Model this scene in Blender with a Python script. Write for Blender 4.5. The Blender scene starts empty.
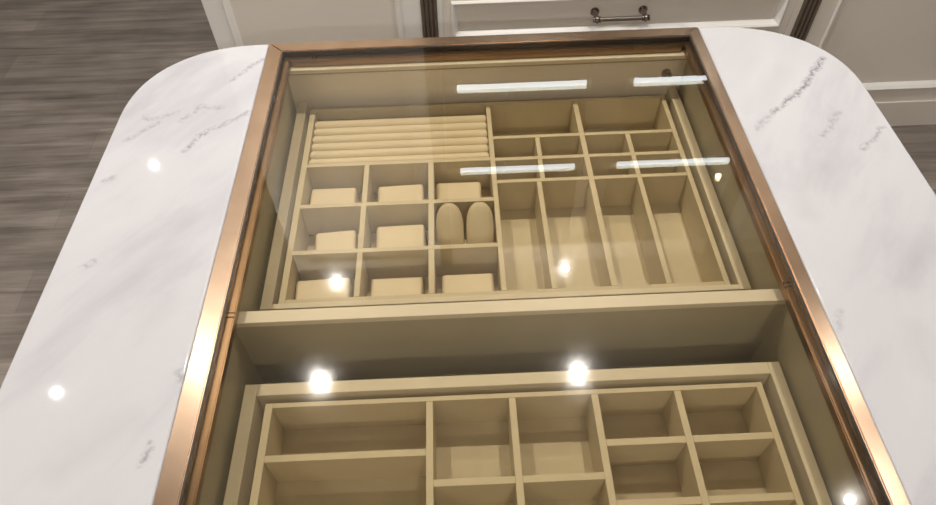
import bpy, bmesh, math, random
from mathutils import Vector, Matrix
random.seed(4)
SC = bpy.context.scene
COL = SC.collection
T = 0.9            # height of the island top above the floor

# ------------------------------------------------------------------ materials
def new_mat(name):
    m = bpy.data.materials.new(name); m.use_nodes = True
    nt = m.node_tree; nt.nodes.clear()
    out = nt.nodes.new('ShaderNodeOutputMaterial')
    return m, nt, out
def N(nt, kind, **kw):
    n = nt.nodes.new(kind)
    for k, v in kw.items():
        if k in n.inputs.keys(): n.inputs[k].default_value = v
        else: setattr(n, k, v)
    return n
def L(nt, a, b): nt.links.new(a, b)
def ramp(nt, stops):
    r = nt.nodes.new('ShaderNodeValToRGB')
    while len(r.color_ramp.elements) < len(stops): r.color_ramp.elements.new(.5)
    for e, (p, c) in zip(r.color_ramp.elements, stops):
        e.position = p; e.color = (*c, 1)
    return r
def math_n(nt, op, a, b=None, clamp=False):
    n = nt.nodes.new('ShaderNodeMath'); n.operation = op; n.use_clamp = clamp
    for i, v in enumerate((a, b)):
        if v is None: continue
        if isinstance(v, (int, float)): n.inputs[i].default_value = v
        else: nt.links.new(v, n.inputs[i])
    return n.outputs[0]

def simple(name, col, rough=.5, metal=0., var=.04, scale=30, bump=0., bscale=300, spec=.5, coat=0.):
    m, nt, out = new_mat(name)
    b = N(nt, 'ShaderNodeBsdfPrincipled', Roughness=rough, Metallic=metal)
    b.inputs['Specular IOR Level'].default_value = spec
    b.inputs['Coat Weight'].default_value = coat
    tc = N(nt, 'ShaderNodeTexCoord')
    no = N(nt, 'ShaderNodeTexNoise', Scale=scale, Detail=3.)
    L(nt, tc.outputs['Object'], no.inputs['Vector'])
    r = ramp(nt, [(.3, [c*(1-var) for c in col]), (.7, [min(1, c*(1+var)) for c in col])])
    L(nt, no.outputs['Fac'], r.inputs['Fac']); L(nt, r.outputs['Color'], b.inputs['Base Color'])
    if bump:
        n2 = N(nt, 'ShaderNodeTexNoise', Scale=bscale, Detail=2.)
        L(nt, tc.outputs['Object'], n2.inputs['Vector'])
        bp = N(nt, 'ShaderNodeBump', Strength=bump, Distance=.001)
        L(nt, n2.outputs['Fac'], bp.inputs['Height']); L(nt, bp.outputs['Normal'], b.inputs['Normal'])
    L(nt, b.outputs['BSDF'], out.inputs['Surface'])
    return m

def emis(name, col, s):
    m, nt, out = new_mat(name)
    e = N(nt, 'ShaderNodeEmission', Strength=s); e.inputs['Color'].default_value = (*col, 1)
    L(nt, e.outputs[0], out.inputs['Surface']); return m

def marble_mat():
    m, nt, out = new_mat('polished_white_marble')
    b = N(nt, 'ShaderNodeBsdfPrincipled', Roughness=.025)
    tc = N(nt, 'ShaderNodeTexCoord'); P = tc.outputs['Object']
    # broad soft clouds along a diagonal
    mp = N(nt, 'ShaderNodeMapping'); mp.inputs['Scale'].default_value = (4., 13, 5)
    mr = N(nt, 'ShaderNodeMapping'); mr.inputs['Rotation'].default_value = (0, 0, math.radians(-54)); L(nt, P, mr.inputs['Vector'])
    L(nt, mr.outputs[0], mp.inputs['Vector'])
    n1 = N(nt, 'ShaderNodeTexNoise', Scale=1., Detail=5., Roughness=.6, Distortion=.25); L(nt, mp.outputs[0], n1.inputs['Vector'])
    r1 = ramp(nt, [(.32, (.51, .505, .53)), (.47, (.575, .570, .588)), (.70, (.605, .597, .607))]); L(nt, n1.outputs['Fac'], r1.inputs['Fac'])
    # warped lookup for the veins
    nw = N(nt, 'ShaderNodeTexNoise', Scale=38., Detail=4., Roughness=.6); L(nt, P, nw.inputs['Vector'])
    sub = N(nt, 'ShaderNodeVectorMath', operation='SUBTRACT'); L(nt, nw.outputs['Color'], sub.inputs[0]); sub.inputs[1].default_value = (.5, .5, .5)
    sc = N(nt, 'ShaderNodeVectorMath', operation='SCALE'); L(nt, sub.outputs[0], sc.inputs[0]); sc.inputs['Scale'].default_value = .020
    ad = N(nt, 'ShaderNodeVectorMath', operation='ADD'); L(nt, P, ad.inputs[0]); L(nt, sc.outputs[0], ad.inputs[1])
    fl = N(nt, 'ShaderNodeVectorMath', operation='MULTIPLY'); L(nt, ad.outputs[0], fl.inputs[0]); fl.inputs[1].default_value = (1, 1, 0)
    W = fl.outputs[0]
    strong = [(0.541,0.823,0.488,0.756,.9),(0.488,0.756,0.434,0.707,.85),(0.434,0.707,0.398,0.672,.4),(0.518,0.701,0.481,0.655,.4),
      (0.563,0.666,0.520,0.626,.5),(0.383,0.360,0.400,0.384,.3),(0.349,0.299,0.350,0.291,.6),(0.339,0.278,0.347,0.270,.4),
      (-0.289,0.873,-0.325,0.826,.55),(-0.287,0.751,-0.341,0.713,.5),(-0.341,0.713,-0.362,0.678,.6),(-0.392,0.758,-0.423,0.743,.3),
      (-0.423,0.743,-0.431,0.749,.4),(-0.378,0.736,-0.360,0.769,.4),(-0.360,0.769,-0.328,0.763,.35),(-0.443,0.630,-0.451,0.624,.5),
      (-0.425,0.493,-0.432,0.485,.5),(-0.292,0.344,-0.288,0.335,.6),(-0.301,0.267,-0.304,0.253,.6),(-.447,.703,-.408,.738,.35)]
    soft = [(0.458,0.600,0.416,0.560,.30),(0.416,0.560,0.413,0.524,.25),(-0.459,0.762,-0.410,0.866,.35),(-0.410,0.866,-0.361,0.882,.3),
      (-0.322,0.435,-0.338,0.412,.2),(-0.327,0.294,-0.378,0.247,.2),(-0.328,0.560,-0.378,0.437,.2),(0.539,0.481,0.483,0.419,.25),
      (0.465,0.356,0.458,0.310,.2),(0.471,0.798,0.401,0.713,.12)]
    def seg(s, w):
        ax, ay, bx_, by, k = s; d = Vector((bx_-ax, by-ay, 0))
        a = N(nt, 'ShaderNodeVectorMath', operation='SUBTRACT'); L(nt, W, a.inputs[0]); a.inputs[1].default_value = (ax, ay, 0)
        dt = N(nt, 'ShaderNodeVectorMath', operation='DOT_PRODUCT'); L(nt, a.outputs[0], dt.inputs[0]); dt.inputs[1].default_value = d/d.length_squared
        t = math_n(nt, 'ADD', dt.outputs['Value'], 0, True)
        s2 = N(nt, 'ShaderNodeVectorMath', operation='SCALE'); s2.inputs[0].default_value = d; L(nt, t, s2.inputs['Scale'])
        ds = N(nt, 'ShaderNodeVectorMath', operation='DISTANCE'); L(nt, a.outputs[0], ds.inputs[0]); L(nt, s2.outputs[0], ds.inputs[1])
        q = math_n(nt, 'DIVIDE', ds.outputs['Value'], w)
        q = math_n(nt, 'SUBTRACT', 1., q, True)
        return math_n(nt, 'MULTIPLY', q, k)
    def allsegs(lst, w):
        acc = None
        for s in lst:
            v = seg(s, w); acc = v if acc is None else math_n(nt, 'MAXIMUM', acc, v)
        return acc
    st = allsegs(strong, .0065); so = allsegs(soft, .022)
    nb = N(nt, 'ShaderNodeTexNoise', Scale=170., Detail=3.); L(nt, P, nb.inputs['Vector'])
    rb = ramp(nt, [(.40, (.15,)*3), (.58, (1,)*3)]); L(nt, nb.outputs['Fac'], rb.inputs['Fac'])
    stb = math_n(nt, 'MULTIPLY', st, rb.outputs['Color'])
    mx = N(nt, 'ShaderNodeMixRGB'); L(nt, so, mx.inputs['Fac']); L(nt, r1.outputs['Color'], mx.inputs[1]); mx.inputs[2].default_value = (.40, .385, .40, 1)
    mx2 = N(nt, 'ShaderNodeMixRGB'); L(nt, stb, mx2.inputs['Fac']); L(nt, mx.outputs[0], mx2.inputs[1]); mx2.inputs[2].default_value = (.17, .165, .20, 1)
    L(nt, mx2.outputs[0], b.inputs['Base Color']); L(nt, b.outputs[0], out.inputs['Surface'])
    return m

def floor_mat():
    m, nt, out = new_mat('grey_brown_wood_planks')
    b = N(nt, 'ShaderNodeBsdfPrincipled', Roughness=.42)
    tc = N(nt, 'ShaderNodeTexCoord'); P = tc.outputs['Object']
    br = N(nt, 'ShaderNodeTexBrick', Scale=1.)
    br.inputs['Brick Width'].default_value = 1.22; br.inputs['Row Height'].default_value = .152
    br.inputs['Mortar Size'].default_value = .0012; br.inputs['Mortar Smooth'].default_value = .3
    br.inputs['Color1'].default_value = (.86, .86, .86, 1); br.inputs['Color2'].default_value = (1.1, 1.1, 1.1, 1); br.inputs['Mortar'].default_value = (.78, .78, .78, 1)
    br.offset = .37; L(nt, P, br.inputs['Vector'])
    mp = N(nt, 'ShaderNodeMapping'); mp.inputs['Scale'].default_value = (1.6, 26, 1); L(nt, P, mp.inputs['Vector'])
    n1 = N(nt, 'ShaderNodeTexNoise', Scale=1.3, Detail=7., Roughness=.65, Distortion=.5); L(nt, mp.outputs[0], n1.inputs['Vector'])
    r1 = ramp(nt, [(.28, (.11, .093, .08)), (.46, (.225, .192, .165)), (.62, (.30, .258, .225)), (.8, (.38, .335, .295))])
    L(nt, n1.outputs['Fac'], r1.inputs['Fac'])
    mp2 = N(nt, 'ShaderNodeMapping'); mp2.inputs['Scale'].default_value = (5, 7, 1); L(nt, P, mp2.inputs['Vector'])
    n2 = N(nt, 'ShaderNodeTexNoise', Scale=1., Detail=2.); L(nt, mp2.outputs[0], n2.inputs['Vector'])
    r2 = ramp(nt, [(.3, (.8,)*3), (.7, (1.15,)*3)]); L(nt, n2.outputs['Fac'], r2.inputs['Fac'])
    m1 = N(nt, 'ShaderNodeMixRGB', blend_type='MULTIPLY'); m1.inputs[0].default_value = 1
    L(nt, r1.outputs[0], m1.inputs[1]); L(nt, br.outputs['Color'], m1.inputs[2])
    m2 = N(nt, 'ShaderNodeMixRGB', blend_type='MULTIPLY'); m2.inputs[0].default_value = 1
    L(nt, m1.outputs[0], m2.inputs[1]); L(nt, r2.outputs[0], m2.inputs[2])
    L(nt, m2.outputs[0], b.inputs['Base Color'])
    bp = N(nt, 'ShaderNodeBump', Strength=.25, Distance=.002); L(nt, n1.outputs['Fac'], bp.inputs['Height']); L(nt, bp.outputs[0], b.inputs['Normal'])
    L(nt, b.outputs[0], out.inputs['Surface']); return m

def copper_mat():
    m, nt, out = new_mat('brushed_copper')
    b = N(nt, 'ShaderNodeBsdfPrincipled', Roughness=.3, Metallic=1.)
    tc = N(nt, 'ShaderNodeTexCoord')
    mp = N(nt, 'ShaderNodeMapping'); mp.inputs['Scale'].default_value = (12, 12, 12); L(nt, tc.outputs['Object'], mp.inputs['Vector'])
    n = N(nt, 'ShaderNodeTexNoise', Scale=1.5, Detail=2.); L(nt, mp.outputs[0], n.inputs['Vector'])
    r = ramp(nt, [(.3, (.47, .33, .225)), (.7, (.57, .41, .285))]); L(nt, n.outputs['Fac'], r.inputs['Fac']); L(nt, r.outputs[0], b.inputs['Base Color'])
    n3 = N(nt, 'ShaderNodeTexNoise', Scale=6., Detail=3.); L(nt, tc.outputs['Object'], n3.inputs['Vector'])
    r3 = ramp(nt, [(.3, (.215,)*3), (.7, (.26,)*3)]); L(nt, n3.outputs['Fac'], r3.inputs['Fac']); L(nt, r3.outputs[0], b.inputs['Roughness'])
    L(nt, b.outputs[0], out.inputs['Surface']); return m

def glass_mat():
    m, nt, out = new_mat('bronze_tinted_glass')
    tr = N(nt, 'ShaderNodeBsdfTransparent'); tr.inputs['Color'].default_value = (.925, .90, .84, 1)
    g = N(nt, 'ShaderNodeBsdfGlossy', Roughness=.012)
    d = N(nt, 'ShaderNodeBsdfGlossy', Roughness=.09); d.inputs['Color'].default_value = (1, 1, 1, 1)
    lw = N(nt, 'ShaderNodeLayerWeight', Blend=.5)      # facing = 1 - cos; Schlick reflectance, the same on both faces of the pane
    fac = math_n(nt, 'ADD', math_n(nt, 'MULTIPLY', math_n(nt, 'POWER', lw.outputs['Facing'], 5.), .955), .045, True)
    tc = N(nt, 'ShaderNodeTexCoord')
    n = N(nt, 'ShaderNodeTexNoise', Scale=9., Detail=8., Roughness=.75); L(nt, tc.outputs['Object'], n.inputs['Vector'])
    r = ramp(nt, [(.45, (.001,)*3), (.72, (.009,)*3)]); L(nt, n.outputs['Fac'], r.inputs['Fac'])
    gm = N(nt, 'ShaderNodeMixShader'); L(nt, fac, gm.inputs[0]); L(nt, tr.outputs[0], gm.inputs[1]); L(nt, g.outputs[0], gm.inputs[2])
    dm = N(nt, 'ShaderNodeMixShader'); L(nt, r.outputs[0], dm.inputs[0]); L(nt, gm.outputs[0], dm.inputs[1]); L(nt, d.outputs[0], dm.inputs[2])
    L(nt, dm.outputs[0], out.inputs['Surface']); return m

CREAM = (.60, .52, .36)
M = dict(
    marble=marble_mat(), floor=floor_mat(), copper=copper_mat(), glass=glass_mat(), ledge=simple('dark_bronze_copper', (.29, .19, .115), .3, metal=1., var=.05),
    leather=simple('cream_leatherette', CREAM, .55, var=.03, scale=25, bump=.12, bscale=900),
    drawer=simple('pale_cream_drawer_lining', (.68, .61, .465), .5, var=.03, scale=25, bump=.1, bscale=900),
    cushion=simple('cream_cushion_leatherette', (.70, .605, .425), .42, var=.03, scale=20, bump=.1, bscale=800),
    rail=simple('cream_lacquered_rail', (.73, .67, .55), .4, var=.02),
    taupe=simple('taupe_lined_cabinet_wall', (.41, .37, .265), .45, var=.06, scale=12, bump=.1, bscale=500),
    paint=simple('warm_grey_lacquer', (.80, .745, .67), .38, var=.02, scale=4),
    paintlight=simple('pale_lacquered_moulding', (.90, .88, .84), .3, var=.02, scale=4),
    bronze=simple('dark_bronze_fluted_metal', (.17, .135, .105), .4, metal=.4, var=.1),
    handle=simple('antique_nickel', (.30, .26, .23), .25, metal=1., var=.1),
    darkm=simple('dark_rubber_seal', (.02, .017, .014), .5),
    wall=simple('warm_white_wall_paint', (.78, .75, .70), .8, var=.02, scale=2),
    ceil=simple('white_ceiling_paint', (.85, .83, .79), .85, var=.01, scale=2),
    white=simple('white_enamel', (.8, .79, .77), .4, var=.01),
    shelf=simple('dark_shelf_interior', (.48, .42, .35), .5, var=.05),
    led=emis('cool_led_strip', (.86, .95, 1.), 30.),
    bulb=emis('warm_bulb', (1., .86, .66), 60.),
    lens=emis('warm_lamp_lens', (1., .9, .76), 6.),
)

# ------------------------------------------------------------------ helpers
def bm_box(bm, x0, x1, y0, y1, z0, z1, bev=0., seg=2):
    r = bmesh.ops.create_cube(bm, size=1., matrix=Matrix.Translation(((x0+x1)/2, (y0+y1)/2, (z0+z1)/2)) @ Matrix.Diagonal((x1-x0, y1-y0, z1-z0, 1)))
    if bev > 0:
        es = list({e for v in r['verts'] for e in v.link_edges})
        bmesh.ops.bevel(bm, geom=es, offset=bev, segments=seg, profile=.5, affect='EDGES')
def bm_cyl(bm, p, q, r, seg=20, r2=None):
    p, q = Vector(p), Vector(q); d = q-p
    mt = Matrix.Translation((p+q)/2) @ d.to_track_quat('Z', 'Y').to_matrix().to_4x4()
    bmesh.ops.create_cone(bm, cap_ends=True, segments=seg, radius1=r, radius2=r if r2 is None else r2, depth=d.length, matrix=mt)
def bm_sphere(bm, c, r, s=(1, 1, 1)):
    bmesh.ops.create_uvsphere(bm, u_segments=20, v_segments=12, radius=r, matrix=Matrix.Translation(c) @ Matrix.Diagonal((*s, 1)))
def link(name, bm, mat, parent=None, smooth=False, origin=None):
    """one mesh object; coordinates are given in the parent's frame"""
    me = bpy.data.meshes.new(name)
    if origin is None: origin = (0, 0, 0)
    bmesh.ops.translate(bm, verts=bm.verts, vec=-Vector(origin))
    bmesh.ops.recalc_face_normals(bm, faces=bm.faces)
    bm.to_mesh(me); bm.free(); me.materials.append(mat)
    if smooth:
        me.set_sharp_from_angle(angle=math.radians(40))
        big = max(p.area for p in me.polygons)
        for p in me.polygons: p.use_smooth = p.area < .02*big or len(me.polygons) > 60 and p.area < .5*big
    o = bpy.data.objects.new(name, me); COL.objects.link(o)
    o.location = origin
    if parent: o.parent = parent
    return o
def box(name, mat, parent, *b, bev=0., smooth=False):
    bm = bmesh.new(); bm_box(bm, *b, bev=bev)
    return link(name, bm, mat, parent, smooth=bev > 0 or smooth)
def tag(o, label, cat=None, group=None):
    o['label'] = label
    if cat: o['category'] = cat
    if group: o['group'] = group
    return o
def thing(name, label, cat, loc, group=None, rz=0):
    o = bpy.data.objects.new(name, None); COL.objects.link(o); o.empty_display_size = .05
    o.location = loc; o.rotation_euler = (0, 0, rz)
    return tag(o, label, cat, group)
def structure(name, mat, *b):
    o = box(name, mat, None, *b); o['kind'] = 'structure'; return o
def dup(root, loc, label=None, rz=0.):
    r = root.copy(); COL.objects.link(r); r.location = loc; r.rotation_euler = (0, 0, rz)
    if label: r['label'] = label
    for ch in list(root.children):
        c = ch.copy(); COL.objects.link(c); c.parent = r
        for g in list(ch.children):
            d = g.copy(); COL.objects.link(d); d.parent = c
    return r

# ------------------------------------------------------------------ room
H = 2.65
structure('floor', M['floor'], -4, 4, -2.6, 6, -.05, 0)
structure('ceiling', M['ceil'], -4, 4, -2.6, 6, H, H+.05)
structure('wall_left', M['wall'], -4.1, -4, -2.6, 6, 0, H)
structure('wall_right', M['wall'], 4, 4.1, -2.6, 6, 0, H)
structure('wall_back', M['wall'], -4, 4, -2.7, -2.6, 0, H)
structure('wall_far', M['wall'], -4, 4, 6, 6.1, 0, H)

# ------------------------------------------------------------------ island cabinet
IX0, IX1, IY0, IY1 = -.440, .548, -.075, .900
CX0, CX1 = -.262, .366
isl = thing('display_island', 'warm grey display island with two lined cavities under the glass top', 'cabinet', (.05, .41, 0))
io = Vector((.05, .41, 0))
def ibox(name, mat, *b, bev=0.):
    x0, x1, y0, y1, z0, z1 = b
    return box(name, mat, isl, x0-io.x, x1-io.x, y0-io.y, y1-io.y, z0, z1, bev=bev)
zc = T-.031        # underside of slab and frame
ibox('side_panel', M['paint'], IX0, IX0+.02, IY0, IY1, .08, zc)
ibox('side_panel', M['paint'], IX1-.02, IX1, IY0, IY1, .08, zc)
ibox('end_panel', M['paint'], IX0+.0205, IX1-.0205, IY1-.014, IY1, .08, zc-.0087)
ibox('end_panel', M['paint'], IX0+.0205, IX1-.0205, IY0, IY0+.014, .08, zc-.0087)
ibox('plinth', M['bronze'], IX0+.04, IX1-.04, IY0+.04, IY1-.04, 0, .08)
ibox('cavity_lining', M['taupe'], CX0, CX1, .8862, .8900, T-.1715, T-.0313)
ibox('cavity_lining', M['taupe'], CX0-.014, CX0, IY0+.0145, IY1-.0145, .60, zc-.0005)
ibox('cavity_lining', M['taupe'], CX1, CX1+.014, IY0+.0145, IY1-.0145, .60, zc-.0005)
ibox('cavity_shelf', M['taupe'], CX0, CX1, IY0+.0145, IY1-.0145, T-.19, T-.172)
ibox('partition', M['taupe'], CX0, CX1, .4225, .4350, T-.1715, zc-.0087)
ibox('cross_rail', M['rail'], CX0, CX1, .4205, .4370, zc-.0085, zc-.0002, bev=.0008)
ibox('cross_rail', M['rail'], CX0, CX1, IY0, IY0+.03, zc-.0085, zc-.0002, bev=.0008)
# small round metal fitting on the far lining
bm = bmesh.new(); bm_cyl(bm, (.338, .888, T-.062), (.338, .878, T-.062), .0075, 24); bm_cyl(bm, (.338, .878, T-.062), (.338, .874, T-.062), .0045, 20)
lk = link('round_fitting', bm, M['handle'], isl, smooth=True); lk.location = -io

# ------------------------------------------------------------------ marble slabs
def slab(name, side, label):
    # side -1: left of the frame, +1: right
    bm = bmesh.new()
    if side < 0: xi, xo = -.2845, -.469
    else: xi, xo = .3815, .577
    R = abs(xo-xi)-.010 if side < 0 else .185
    RY = .165
    yf, yn = .914, -.105
    pts = [(xi, yn), (xo-side*.12, yn)]
    for i in range(9):
        a = math.radians(90*i/8); pts.append((xo-side*.12+side*.12*math.sin(a), yn+.12-.12*math.cos(a)))
    cx = xo-side*R; cy = yf-RY
    e = .88
    for i in range(25):
        a = math.radians(90*i/24)
        pts.append((cx+side*R*math.copysign(abs(math.cos(a))**e, 1), cy+RY*abs(math.sin(a))**e))
    pts.append((xi, yf))
    out = []
    for p in pts:
        if not out or (Vector(p)-Vector(out[-1])).length > .0005: out.append(p)
    vs = [bm.verts.new((x, y, T-.03)) for x, y in out]
    f = bm.faces.new(vs)
    r = bmesh.ops.extrude_face_region(bm, geom=[f])
    top = [v for v in r['geom'] if isinstance(v, bmesh.types.BMVert)]
    bmesh.ops.translate(bm, verts=top, vec=(0, 0, .03))
    es = [e_ for e_ in bm.edges if all(v in top for v in e_.verts)]
    bmesh.ops.bevel(bm, geom=es, offset=.0025, segments=3, profile=.5, affect='EDGES')
    o = link(name, bm, M['marble'], None, smooth=True)
    return tag(o, label, 'countertop')
slab('marble_countertop', -1, 'polished white marble slab with rounded corner left of the copper framed glass')
slab('marble_countertop', 1, 'polished white marble slab with dark speckled vein right of the copper framed glass')

# ------------------------------------------------------------------ copper framed glass
GX0, GX1, GY0, GY1 = -.2835, .3805, -.095, .9135
fr = thing('glass_display_top', 'bronze tinted glass top in a brushed copper frame between the marble slabs', 'glass top', (.0485, .41, T))
fo = Vector((.0485, .41, T))
FW = .0225
def mitre(ax, out, inn, a0, a1, z0, z1):
    """frame bar as a mitred prism; ax 'x' runs in x.  out/inn are the outer and inner coordinates across, a0,a1 outer ends along"""
    w = abs(out-inn); bm = bmesh.new()
    q = [(a0, out), (a1, out), (a1-w, inn), (a0+w, inn)]
    if ax == 'y': q = [(b, a) for a, b in q]
    lo = [bm.verts.new((x-fo.x, y-fo.y, z0)) for x, y in q]; hi = [bm.verts.new((x-fo.x, y-fo.y, z1)) for x, y in q]
    bm.faces.new(lo[::-1]); bm.faces.new(hi)
    for i in range(4): bm.faces.new((lo[i], lo[(i+1) % 4], hi[(i+1) % 4], hi[i]))
    bmesh.ops.bevel(bm, geom=[e for e in bm.edges if abs(e.verts[0].co.z-z1) < 1e-6 and abs(e.verts[1].co.z-z1) < 1e-6], offset=.0012, segments=2, affect='EDGES')
    return bm
for ax, o_, i_, a0, a1, nm in (('y', GX0, GX0+FW, GY0, GY1, 'l'), ('y', GX1, GX1-.0165, GY0, GY1, 'r'), ('x', GY1, GY1-FW+.001, GX0, GX1, 'f'), ('x', GY0, GY0+FW, GX0, GX1, 'n')):
    link('frame_bar', mitre(ax, o_, i_, a0, a1, -.0305, .0012), M['copper'], fr, smooth=True)
lx0, lx1, ly0, ly1 = GX0+FW, GX1-.0165, GY0+FW, GY1-FW+.001
for ax, o_, i_, a0, a1 in (('y', lx0, lx0+.0105, ly0, ly1), ('y', lx1, lx1-.0095, ly0, ly1), ('x', ly1, ly1-.0140, lx0, lx1), ('x', ly0, ly0+.012, lx0, lx1)):
    link('glass_ledge', mitre(ax, o_, i_, a0, a1, -.0190, -.0085), M['ledge'], fr, smooth=True)
bm = bmesh.new()
bm_box(bm, lx0+.001-fo.x, lx1-.001-fo.x, .8700-fo.y, ly1-.0015-fo.y, -.0262, -.0194, bev=.0008)
bm_box(bm, lx0+.001-fo.x, lx1-.001-fo.x, .8835-fo.y, ly1-.0015-fo.y, -.0306, -.0263)
link('support_rail', bm, M['rail'], fr)
# dark gasket in the groove between frame and glass
for b in ((lx0, lx0+.0018, ly0, ly1), (lx1-.0018, lx1, ly0, ly1), (lx0+.0018, lx1-.0018, ly1-.0018, ly1), (lx0+.0018, lx1-.0018, ly0, ly0+.0018)):
    box('gasket', M['darkm'], fr, b[0]-fo.x, b[1]-fo.x, b[2]-fo.y, b[3]-fo.y, -.0084, -.0006)
box('glass_pane', M['glass'], fr, lx0+.0019-fo.x, lx1-.0019-fo.x, ly0+.0019-fo.y, ly1-.0019-fo.y, -.0080, -.0008)
for cx, cy, ax in ((lx0+.0062, .417, 'x'), (lx1-.0055, .426, 'x'), (-.213, ly1-.0075, 'y')):
    bm = bmesh.new()
    c = Vector((cx, cy, T-.0292))-fo
    for k in (-.0028, .0028):
        d = Vector((.0058, 0, 0)) if ax == 'x' else Vector((0, .0058, 0)); off = Vector((0, k, 0)) if ax == 'x' else Vector((k, 0, 0))
        bm_cyl(bm, c+off-d*.7+Vector((0, 0, .0202)), c+off+d*.7+Vector((0, 0, .0202)), .0011, 10)
    link('frame_clip', bm, M['handle'], fr, smooth=True)

# ------------------------------------------------------------------ drawers
ZR = T-.090        # drawer rim height
ZB = T-.1715       # shelf the drawers stand on
def drawer(y0, y1, ni, fi, low):
    """y0..y1 outer depth, ni/fi near and far wall thickness; one open lined box"""
    x0, x1 = -.2545, .3605
    bm = bmesh.new(); e = .0008
    for q in ((x0, x0+.0145, y0, y1, ZB, ZR), (x1-.0140, x1, y0, y1, ZB, ZR), (x0+.0145, x1-.0140, y0, y0+ni, ZB, ZR),
              (x0+.0145, x1-.0140, y1-fi, y1, ZB, ZR-low)):
        bm_box(bm, *q, bev=e)
    bm_box(bm, x0+.0146, x1-.0141, y0+ni+.0001, y1-fi-.0001, ZB, ZB+.006)
    bmesh.ops.translate(bm, verts=bm.verts, vec=-io)
    return link('drawer', bm, M['drawer'], isl)
drawer(.4790, .8845, .0080, .0110, .03)
drawer(-.0400, .3757, .0150, .0150, 0)

ZI = T-.0925       # tops of the insert walls
ZF = ZB+.0062      # underside of the inserts
W2 = .0036
def insert(label, x0, x1, y0, y1, wn, dividers, cat='tray'):
    t = thing('divided_tray', label, cat, ((x0+x1)/2, (y0+y1)/2, ZF), 'divided inserts in the display drawers')
    o = Vector(((x0+x1)/2, (y0+y1)/2, ZF)); h = ZI-ZF
    def b(n, *q, bev=.0006):
        return box(n, M['leather'], t, q[0]-o.x, q[1]-o.x, q[2]-o.y, q[3]-o.y, q[4], q[5], bev=bev)
    b('tray_wall', x0, x0+.0085, y0, y1, 0, h); b('tray_wall', x1-.0070, x1, y0, y1, 0, h)
    b('tray_wall', x0+.0085, x1-.0070, y0, y0+wn, 0, h); b('tray_wall', x0+.0085, x1-.0070, y1-.0060, y1, 0, h)
    b('tray_floor', x0+.0086, x1-.0071, y0+wn+.0001, y1-.0061, 0, .013, bev=0)
    for d in dividers: b('divider', *d, .0131, h)
    return t, b, o
HX = .0070
def vdiv(x, y0, y1, w=HX): return (x-w/2, x+w/2, y0, y1)
def hdiv(y, x0, x1, w=.0070): return (x0, x1, y-w/2, y+w/2)
# far insert
A = (-.2335, .3375, .4874, .8680)
xl, xr = A[0]+.0086, A[1]-.0071; yn, yf = A[2]+.0071, A[3]-.0061
c1, c2, cm = -.1355, -.0405, .0515
d = [vdiv(cm, yn, yf)]
yr1, yr2, yr3 = .7365, .6540, .5700
for y in (yr1, yr2, yr3): d.append(hdiv(y, xl, cm-HX/2))
for a, b_ in ((yn, yr3-.0035), (yr3+.0035, yr2-.0035), (yr2+.0035, yr1-.0035)):
    d.append(vdiv(c1, a, b_, .0075)); d.append(vdiv(c2, a, b_, .0080))
v5 = .1915
d.append(vdiv(v5, yn, yf, .0080))
ya, yb, ycc = .7825, .7345, .6880
for y in (ya, yb, ycc):
    d.append(hdiv(y, cm+HX/2, v5-.004, .0065)); d.append(hdiv(y, v5+.004, xr, .0065))
for x in (.1215, .2610):
    w = .0070
    d.append(vdiv(x if x > .2 else .1225, yb+.00325, ya-.00325, w)); d.append(vdiv(x if x > .2 else .1215, ycc+.00325, yb-.00325, w)); d.append(vdiv(x if x > .2 else .1155, yn, ycc-.00325, w))
tr1, bfun, to = insert('cream divided tray with ring rolls in the far drawer', *A, .0070, d)
# ring rolls
for i in range(6):
    y = .7495+i*.01740
    bm = bmesh.new()
    r = .0084
    z = ZI-ZF-.0105
    bm_cyl(bm, (xl+.001-to.x, y-to.y, z), (cm-HX/2-.001-to.x, y-to.y, z), r, 24)
    es = [e for e in bm.edges if len(e.link_faces) == 2 and any(len(f.verts) > 4 for f in e.link_faces)]
    bmesh.ops.bevel(bm, geom=es, offset=.002, segments=2, affect='EDGES')
    link('ring_roll', bm, M['cushion'], tr1, smooth=True)
box('roll_base', M['leather'], tr1, xl-to.x, cm-HX/2-to.x, .7405-to.y, .845-to.y, .0131, ZI-ZF-.0180)
# near insert
B = (-.2285, .3335, -.0150, .3520)
xl2, xr2 = B[0]+.0086, B[1]-.0071; y2n, y2f = B[2]+.0071, B[3]-.0061
k1, k2, k3, k4 = -.0435, .0495, .1425, .2360
HW = .0078
d = [vdiv(k, y2n, y2f, HW) for k in (k1, k2, k3, k4)]
def row(y, a, b_): d.append(hdiv(y, a, b_, .0078))
for y in (.2870, .1930, .0980): row(y, xl2, k1-HW/2)
for y in (.2530, .1600, .0700):
    row(y, k1+HW/2, k2-HW/2); row(y, k2+HW/2, k3-HW/2)
for y in (.2885, .2235, .1560, .0880):
    row(y, k3+HW/2, k4-HW/2); row(y, k4+HW/2, xr2)
insert('cream divided tray of empty compartments in the near drawer', *B, .0070, d)

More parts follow.
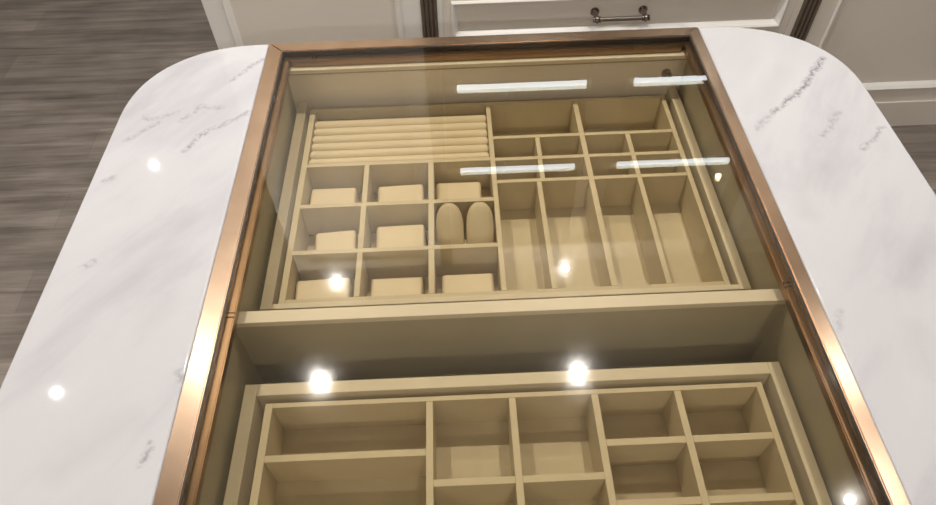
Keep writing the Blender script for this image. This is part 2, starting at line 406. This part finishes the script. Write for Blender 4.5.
# ------------------------------------------------------------------ cushions in the far tray
ZP = ZF+.0133
def pad_mesh(w, dpt, hgt, rnd):
    bm = bmesh.new()
    # soft block with rounded upper edges and a stitched flap line
    r = bmesh.ops.create_cube(bm, size=1., matrix=Matrix.Translation((0, 0, hgt/2)) @ Matrix.Diagonal((w, dpt, hgt, 1)))
    es = [e for e in bm.edges if not all(v.co.z < 1e-5 for v in e.verts)]
    bmesh.ops.bevel(bm, geom=es, offset=rnd, segments=4, profile=.5, affect='EDGES')
    return bm
pads = [(-.1875, .6880, .0680, .056, .0330, 0), (-.0870, .6885, .0680, .056, .0330, 2), (-.0010, .6890, .0670, .056, .0335, 0),
        (-.1760, .6040, .0570, .052, .0330, 4), (-.0855, .6080, .0680, .056, .0335, 1),
        (-.1870, .5230, .0720, .048, .0320, 2), (-.0885, .5200, .0690, .048, .0320, 0), (.0060, .5205, .0690, .048, .0330, 0)]
rown = ['first row below the ring rolls', 'middle row', 'front row nearest the cross rail']
labs = ['cream block cushion in the left cell directly below the ring rolls', 'cream block cushion in the middle cell directly below the ring rolls',
        'cream block cushion in the right cell directly below the ring rolls', 'slightly turned cream block cushion in the left cell of the middle row',
        'cream block cushion left of the two rounded finger pads', 'cream block cushion in the near left corner cell of the far tray',
        'cream block cushion in the middle cell of the row nearest the cross rail', 'cream block cushion in the near cell below the two rounded finger pads']
for (x, y, w, dp, hg, rz), lb in zip(pads, labs):
    t = thing('block_cushion', lb, 'cushion', (x, y, ZP), 'block cushions in the far tray', math.radians(rz))
    link('cushion_body', pad_mesh(w, dp, hg, .0045), M['cushion'], t, smooth=True)
    bm = bmesh.new(); bm_box(bm, -w/2-.0006, w/2+.0006, -dp/2-.0012, -dp/2+.003, .004, hg*.55, bev=.0006)
    link('cushion_flap', bm, M['cushion'], t, smooth=True)
# rounded finger pads leaning on the far wall of their cell
def finger(x, label, tilt):
    t = thing('finger_pad', label, 'cushion', (x, .5990, ZP), 'rounded finger pads')
    bm = bmesh.new()
    W_, D_, Lh = .0196, .0115, .084
    rings = []
    prof = [(0, .90), (.003, .98), (.015, 1.), (.036, 1.), (.052, .985), (.062, .94), (.070, .85), (.0765, .70), (.081, .50), (.0835, .28)]
    for z, s in prof:
        sx = s; rings.append([bm.verts.new((W_*sx*math.copysign(abs(math.cos(a))**.8, math.cos(a)), D_*(.35+.65*s)*math.copysign(abs(math.sin(a))**.8, math.sin(a)), z)) for a in [2*math.pi*i/28 for i in range(28)]])
    for a, b_ in zip(rings, rings[1:]):
        for i in range(28): bm.faces.new((a[i], a[(i+1) % 28], b_[(i+1) % 28], b_[i]))
    bm.faces.new(rings[0][::-1]); bm.faces.new(rings[-1])
    bmesh.ops.rotate(bm, verts=bm.verts, cent=(0, 0, 0), matrix=Matrix.Rotation(math.radians(-tilt), 3, 'X'))
    mz = min(v.co.z for v in bm.verts); my = min(v.co.y for v in bm.verts)+.0350
    bmesh.ops.translate(bm, verts=bm.verts, vec=(0, -my+.012, -mz))
    link('finger_body', bm, M['cushion'], t, smooth=True)
    bm = bmesh.new()
    bm_box(bm, -.0130, .0130, -.0085, .0085, -.0012, .0014, bev=.001)
    bmesh.ops.rotate(bm, verts=bm.verts, cent=(0, 0, 0), matrix=Matrix.Rotation(math.radians(-tilt), 3, 'X'))
    bmesh.ops.translate(bm, verts=bm.verts, vec=(0, -my+.012, -mz))
    link('finger_base', bm, M['leather'], t, smooth=True)
finger(-.0155, 'left of the two rounded cream finger pads leaning in one cell', 37)
finger(.0268, 'right of the two rounded cream finger pads leaning in one cell', 37)

# ------------------------------------------------------------------ wardrobe wall behind the island
YF = 1.678
def framed_front(parent, o, x0, x1, z0, z1, fw, mw, dep=.012, stile='paint'):
    """stiles and rails, a sloped moulding ring and the recessed field; y grows away from the viewer"""
    bm = bmesh.new()
    def loop(i, y):
        return [bm.verts.new((a-o.x, y-o.y, b-o.z)) for a, b in ((x0+i, z0+i), (x1-i, z0+i), (x1-i, z1-i), (x0+i, z1-i))]
    a = loop(0, YF+.02); b = loop(0, YF); c = loop(fw, YF)
    for p, q in ((a, b), (b, c)):
        for i in range(4): bm.faces.new((p[i], p[(i+1) % 4], q[(i+1) % 4], q[i]))
    bm.faces.new(a)
    st = link('door_frame', bm, M[stile], parent)
    bm = bmesh.new()
    rings = [loop(fw, YF), loop(fw, YF-.004), loop(fw+mw*.22, YF-.006), loop(fw+mw*.42, YF-.002), loop(fw+mw*.6, YF+.001), loop(fw+mw, YF+dep)]
    for p, q in zip(rings, rings[1:]):
        for i in range(4): bm.faces.new((p[i], p[(i+1) % 4], q[(i+1) % 4], q[i]))
    mo = link('moulding', bm, M['paintlight'], parent)
    bm = bmesh.new(); bm.faces.new(loop(fw+mw, YF+dep)); 
    link('panel_field', bm, M['paint'], parent)
def bay(name, label, x0, x1, top=H-.15):
    t = thing(name, label, 'cabinet', ((x0+x1)/2, YF+.3, 0))
    return t, Vector(((x0+x1)/2, YF+.3, 0))
def lb(t, o, n, mat, x0, x1, y0, y1, z0, z1, bev=0):
    return box(n, M[mat], t, x0-o.x, x1-o.x, y0-o.y, y1-o.y, z0-o.z, z1-o.z, bev=bev)
def fluted(t, o, x0, x1, z0, z1):
    bm = bmesh.new(); n = 4; w = (x1-x0)/n
    bm_box(bm, x0-o.x, x1-o.x, YF-.002-o.y, YF+.02-o.y, z0, z1)
    for i in range(n):
        bm_cyl(bm, (x0+w*(i+.5)-o.x, YF-.003-o.y, z0), (x0+w*(i+.5)-o.x, YF-.003-o.y, z1), w*.42, 12)
    link('fluted_pilaster', bm, M['bronze'], t, smooth=True)
ZT = 2.45
# left bay
t, o = bay('wardrobe_cabinet', 'tall pale wardrobe cabinet with framed panel behind the left marble corner', -.668, -.085)
lb(t, o, 'carcass', 'paint', -.668, -.0851, YF+.0205, YF+.60, 0, ZT)
lb(t, o, 'plinth', 'paint', -.668, -.0851, YF+.004, YF+.0204, 0, .098)
framed_front(t, o, -.668, -.0851, .10, ZT, .052, .018, stile='paintlight')
# middle bay: drawers below, lit shelves above
t, o = bay('drawer_cabinet', 'wardrobe unit with framed drawers between two dark fluted pilasters', -.085, 1.027)
lb(t, o, 'carcass', 'paint', -.085, 1.027, YF+.0205, YF+.60, 0, .87)
lb(t, o, 'plinth', 'paint', -.085, 1.027, YF+.004, YF+.0204, 0, .098)
fluted(t, o, -.085, -.040, .0, ZT); fluted(t, o, .977, 1.027, .0, ZT)
lb(t, o, 'stile', 'paintlight', -.0399, -.026, YF, YF+.02, .098, .87); lb(t, o, 'stile', 'paint', .958, .9769, YF, YF+.02, .098, .87)
def bar_handle(parent, ox, cz):
    hd = bpy.data.objects.new('bar_handle', None)
    bm = bmesh.new()
    y = YF-.030-o.y
    bm_cyl(bm, (ox-.0675-o.x, y, cz), (ox+.0675-o.x, y, cz), .0062, 16)
    for s in (-1, 1):
        x = ox+s*.0675-o.x
        bm_sphere(bm, (x, y, cz), .0105, (.8, 1, 1))
        bm_cyl(bm, (x, y, cz), (x, YF+.0125-o.y, cz), .0055, 16, .0085)
        bm_cyl(bm, (x, YF+.009-o.y, cz), (x, YF+.0125-o.y, cz), .0125, 20)
        bm_cyl(bm, (x-.010, y, cz), (x-.007, y, cz), .0085, 16); bm_cyl(bm, (x+.007, y, cz), (x+.010, y, cz), .0085, 16)
    return link('drawer_handle', bm, M['handle'], parent, smooth=True)
for z0, z1 in ((.105, .226), (.230, .364), (.368, .5315), (.5355, .699), (.703, .866)):
    e = bpy.data.objects.new('drawer_front', None)
    bm = bmesh.new()
    fw, mw, dep = .024, .017, .012
    x0, x1 = -.0255, .9575
    def loop(i, y): return [bm.verts.new((a-o.x, y-o.y, b)) for a, b in ((x0+i, z0+i), (x1-i, z0+i), (x1-i, z1-i), (x0+i, z1-i))]
    rings = [loop(0, YF+.0204), loop(0, YF), loop(fw, YF), ]
    for p, q in zip(rings, rings[1:]):
        for i in range(4): bm.faces.new((p[i], p[(i+1) % 4], q[(i+1) % 4], q[i]))
    bm.faces.new(loop(fw+mw, YF+dep))
    df = link('drawer_front', bm, M['paint'], t)
    bm = bmesh.new()
    rings = [loop(fw, YF), loop(fw, YF-.005), loop(fw+mw*.25, YF-.008), loop(fw+mw*.5, YF-.004), loop(fw+mw*.62, YF+.001), loop(fw+mw, YF+dep)]
    for p, q in zip(rings, rings[1:]):
        for i in range(4): bm.faces.new((p[i], p[(i+1) % 4], q[(i+1) % 4], q[i]))
    link('moulding', bm, M['paintlight'], df)
    bar_handle(df, .4665, (z0+z1)/2+.004)
# upper open part
lb(t, o, 'countershelf', 'paint', -.0399, .9769, YF+.0001, YF+.60, .871, .90)
lb(t, o, 'back_board', 'shelf', -.0399, .9769, YF+.42, YF+.44, .901, ZT)
lb(t, o, 'top_board', 'paint', -.0399, .9769, YF, YF+.42, ZT-.10, ZT)
lb(t, o, 'mullion', 'bronze', .425, .535, YF+.03, YF+.06, .901, ZT-.101)
for z, xe in ((1.615, .82), (1.975, .970)):
    lb(t, o, 'shelf', 'shelf', -.0399, .9769, YF+.062, YF+.419, z, z+.022)
    for x0, x1 in ((.006, .415), (.567, xe)):
        lb(t, o, 'light_bar', 'led', x0, x1, YF+.050, YF+.0615, z, z+.009)
bm = bmesh.new(); bm_cyl(bm, (.94-o.x, 1.71-o.y, 2.040), (.94-o.x, 1.71-o.y, 2.052), .016, 20)
lb(t, o, 'lamp_bracket', 'handle', .925, .976, YF+.026, YF+.038, 2.0525, 2.056)
sp = link('shelf_spotlight', bm, M['handle'], t, smooth=True)
bm = bmesh.new(); bm_sphere(bm, (.94-o.x, 1.71-o.y, 2.036), .0105)
link('lamp_bulb', bm, M['bulb'], sp, smooth=True)
# right bay
t, o = bay('wardrobe_cabinet', 'tall grey wardrobe cabinet with pale bottom moulding at the right', 1.028, 2.1)
lb(t, o, 'carcass', 'paint', 1.0275, 2.1, YF+.0205, YF+.60, 0, ZT)
lb(t, o, 'plinth', 'paint', 1.0275, 2.1, YF-.006, YF+.0204, 0, .099)
framed_front(t, o, 1.0275, 2.1, .10, ZT, .050, .018, stile='paint')

# ------------------------------------------------------------------ ceiling downlights, plus fill lamps added behind the camera
spots_and_fill = [(-.568, 1.276, 1.65), (.432, 1.258, 1.65), (.450, 1.784, .6), (-.545, 1.755, .6), (-1.537, 2.537, .45), (-1.593, 1.274, .4),
         (-1.06, 1.40, .22), (1.46, 1.22, .22), (1.29, .736, .25), (-.60, -.9, .3), (.50, -.9, .3), (-1.6, -.3, .3), (-1.2, 4.2, 1.6), (1.0, 4.2, .5),
         (-1.3, -2.0, 1.9), (.35, -2.0, 2.4)]  # the ones behind the camera are added fill for the wardrobe fronts
dl = None
def make_dl():
    t = thing('downlight', 'small round recessed ceiling downlight above the showroom, some added as fill', 'ceiling light', (0, 0, H), 'ceiling downlights')
    bm = bmesh.new()
    n = 32; prof = [(.055, 0), (.055, -.003), (.045, -.006), (.040, -.004), (.0165, -.0005)]
    rs = [[bm.verts.new((r*math.cos(2*math.pi*i/n), r*math.sin(2*math.pi*i/n), z)) for i in range(n)] for r, z in prof]
    for a, b_ in zip(rs, rs[1:]):
        for i in range(n): bm.faces.new((a[i], a[(i+1) % n], b_[(i+1) % n], b_[i]))
    link('lamp_trim', bm, M['white'], t, smooth=True)
    bm = bmesh.new(); bmesh.ops.create_circle(bm, cap_ends=True, segments=32, radius=.016, matrix=Matrix.Translation((0, 0, -.001)))
    link('lamp_lens', bm, M['lens'], t)
    return t
P0 = 17.
for i, (x, y, k) in enumerate(spots_and_fill):
    if dl is None: dl = make_dl(); r = dl; r.location = (x, y, H)
    else: r = dup(dl, (x, y, H))
    ld = bpy.data.lights.new('downlight_or_fill_lamp', 'AREA'); ld.shape = 'DISK'; ld.size = .030
    ld.energy = P0*k; ld.color = (1., .955, .91); ld.spread = math.radians(165)
    lo = bpy.data.objects.new('downlight_or_fill_lamp', ld); COL.objects.link(lo); lo.location = (x, y, H-.012)

w = bpy.data.worlds.new('World'); SC.world = w; w.use_nodes = True
w.node_tree.nodes['Background'].inputs[0].default_value = (1., .93, .85, 1); w.node_tree.nodes['Background'].inputs[1].default_value = .3

# ------------------------------------------------------------------ camera
cam = bpy.data.cameras.new('camera'); co = bpy.data.objects.new('camera', cam); COL.objects.link(co)
cam.sensor_width = 36; cam.lens = 672/936*36; cam.clip_start = .01
Rw = Matrix(((0.99907895, 0.04196132, -0.00897238), (-0.038294, 0.77755491, -0.62764793), (-0.01936041, 0.62741342, 0.77844561)))
co.matrix_world = Matrix.Translation((0, 0, 1.5)) @ Rw.to_4x4()
SC.camera = co
vs = SC.view_settings
vs.view_transform = 'Standard'; vs.look = 'None'; vs.gamma = 1; vs.use_curve_mapping = False
vs.exposure = -1.0
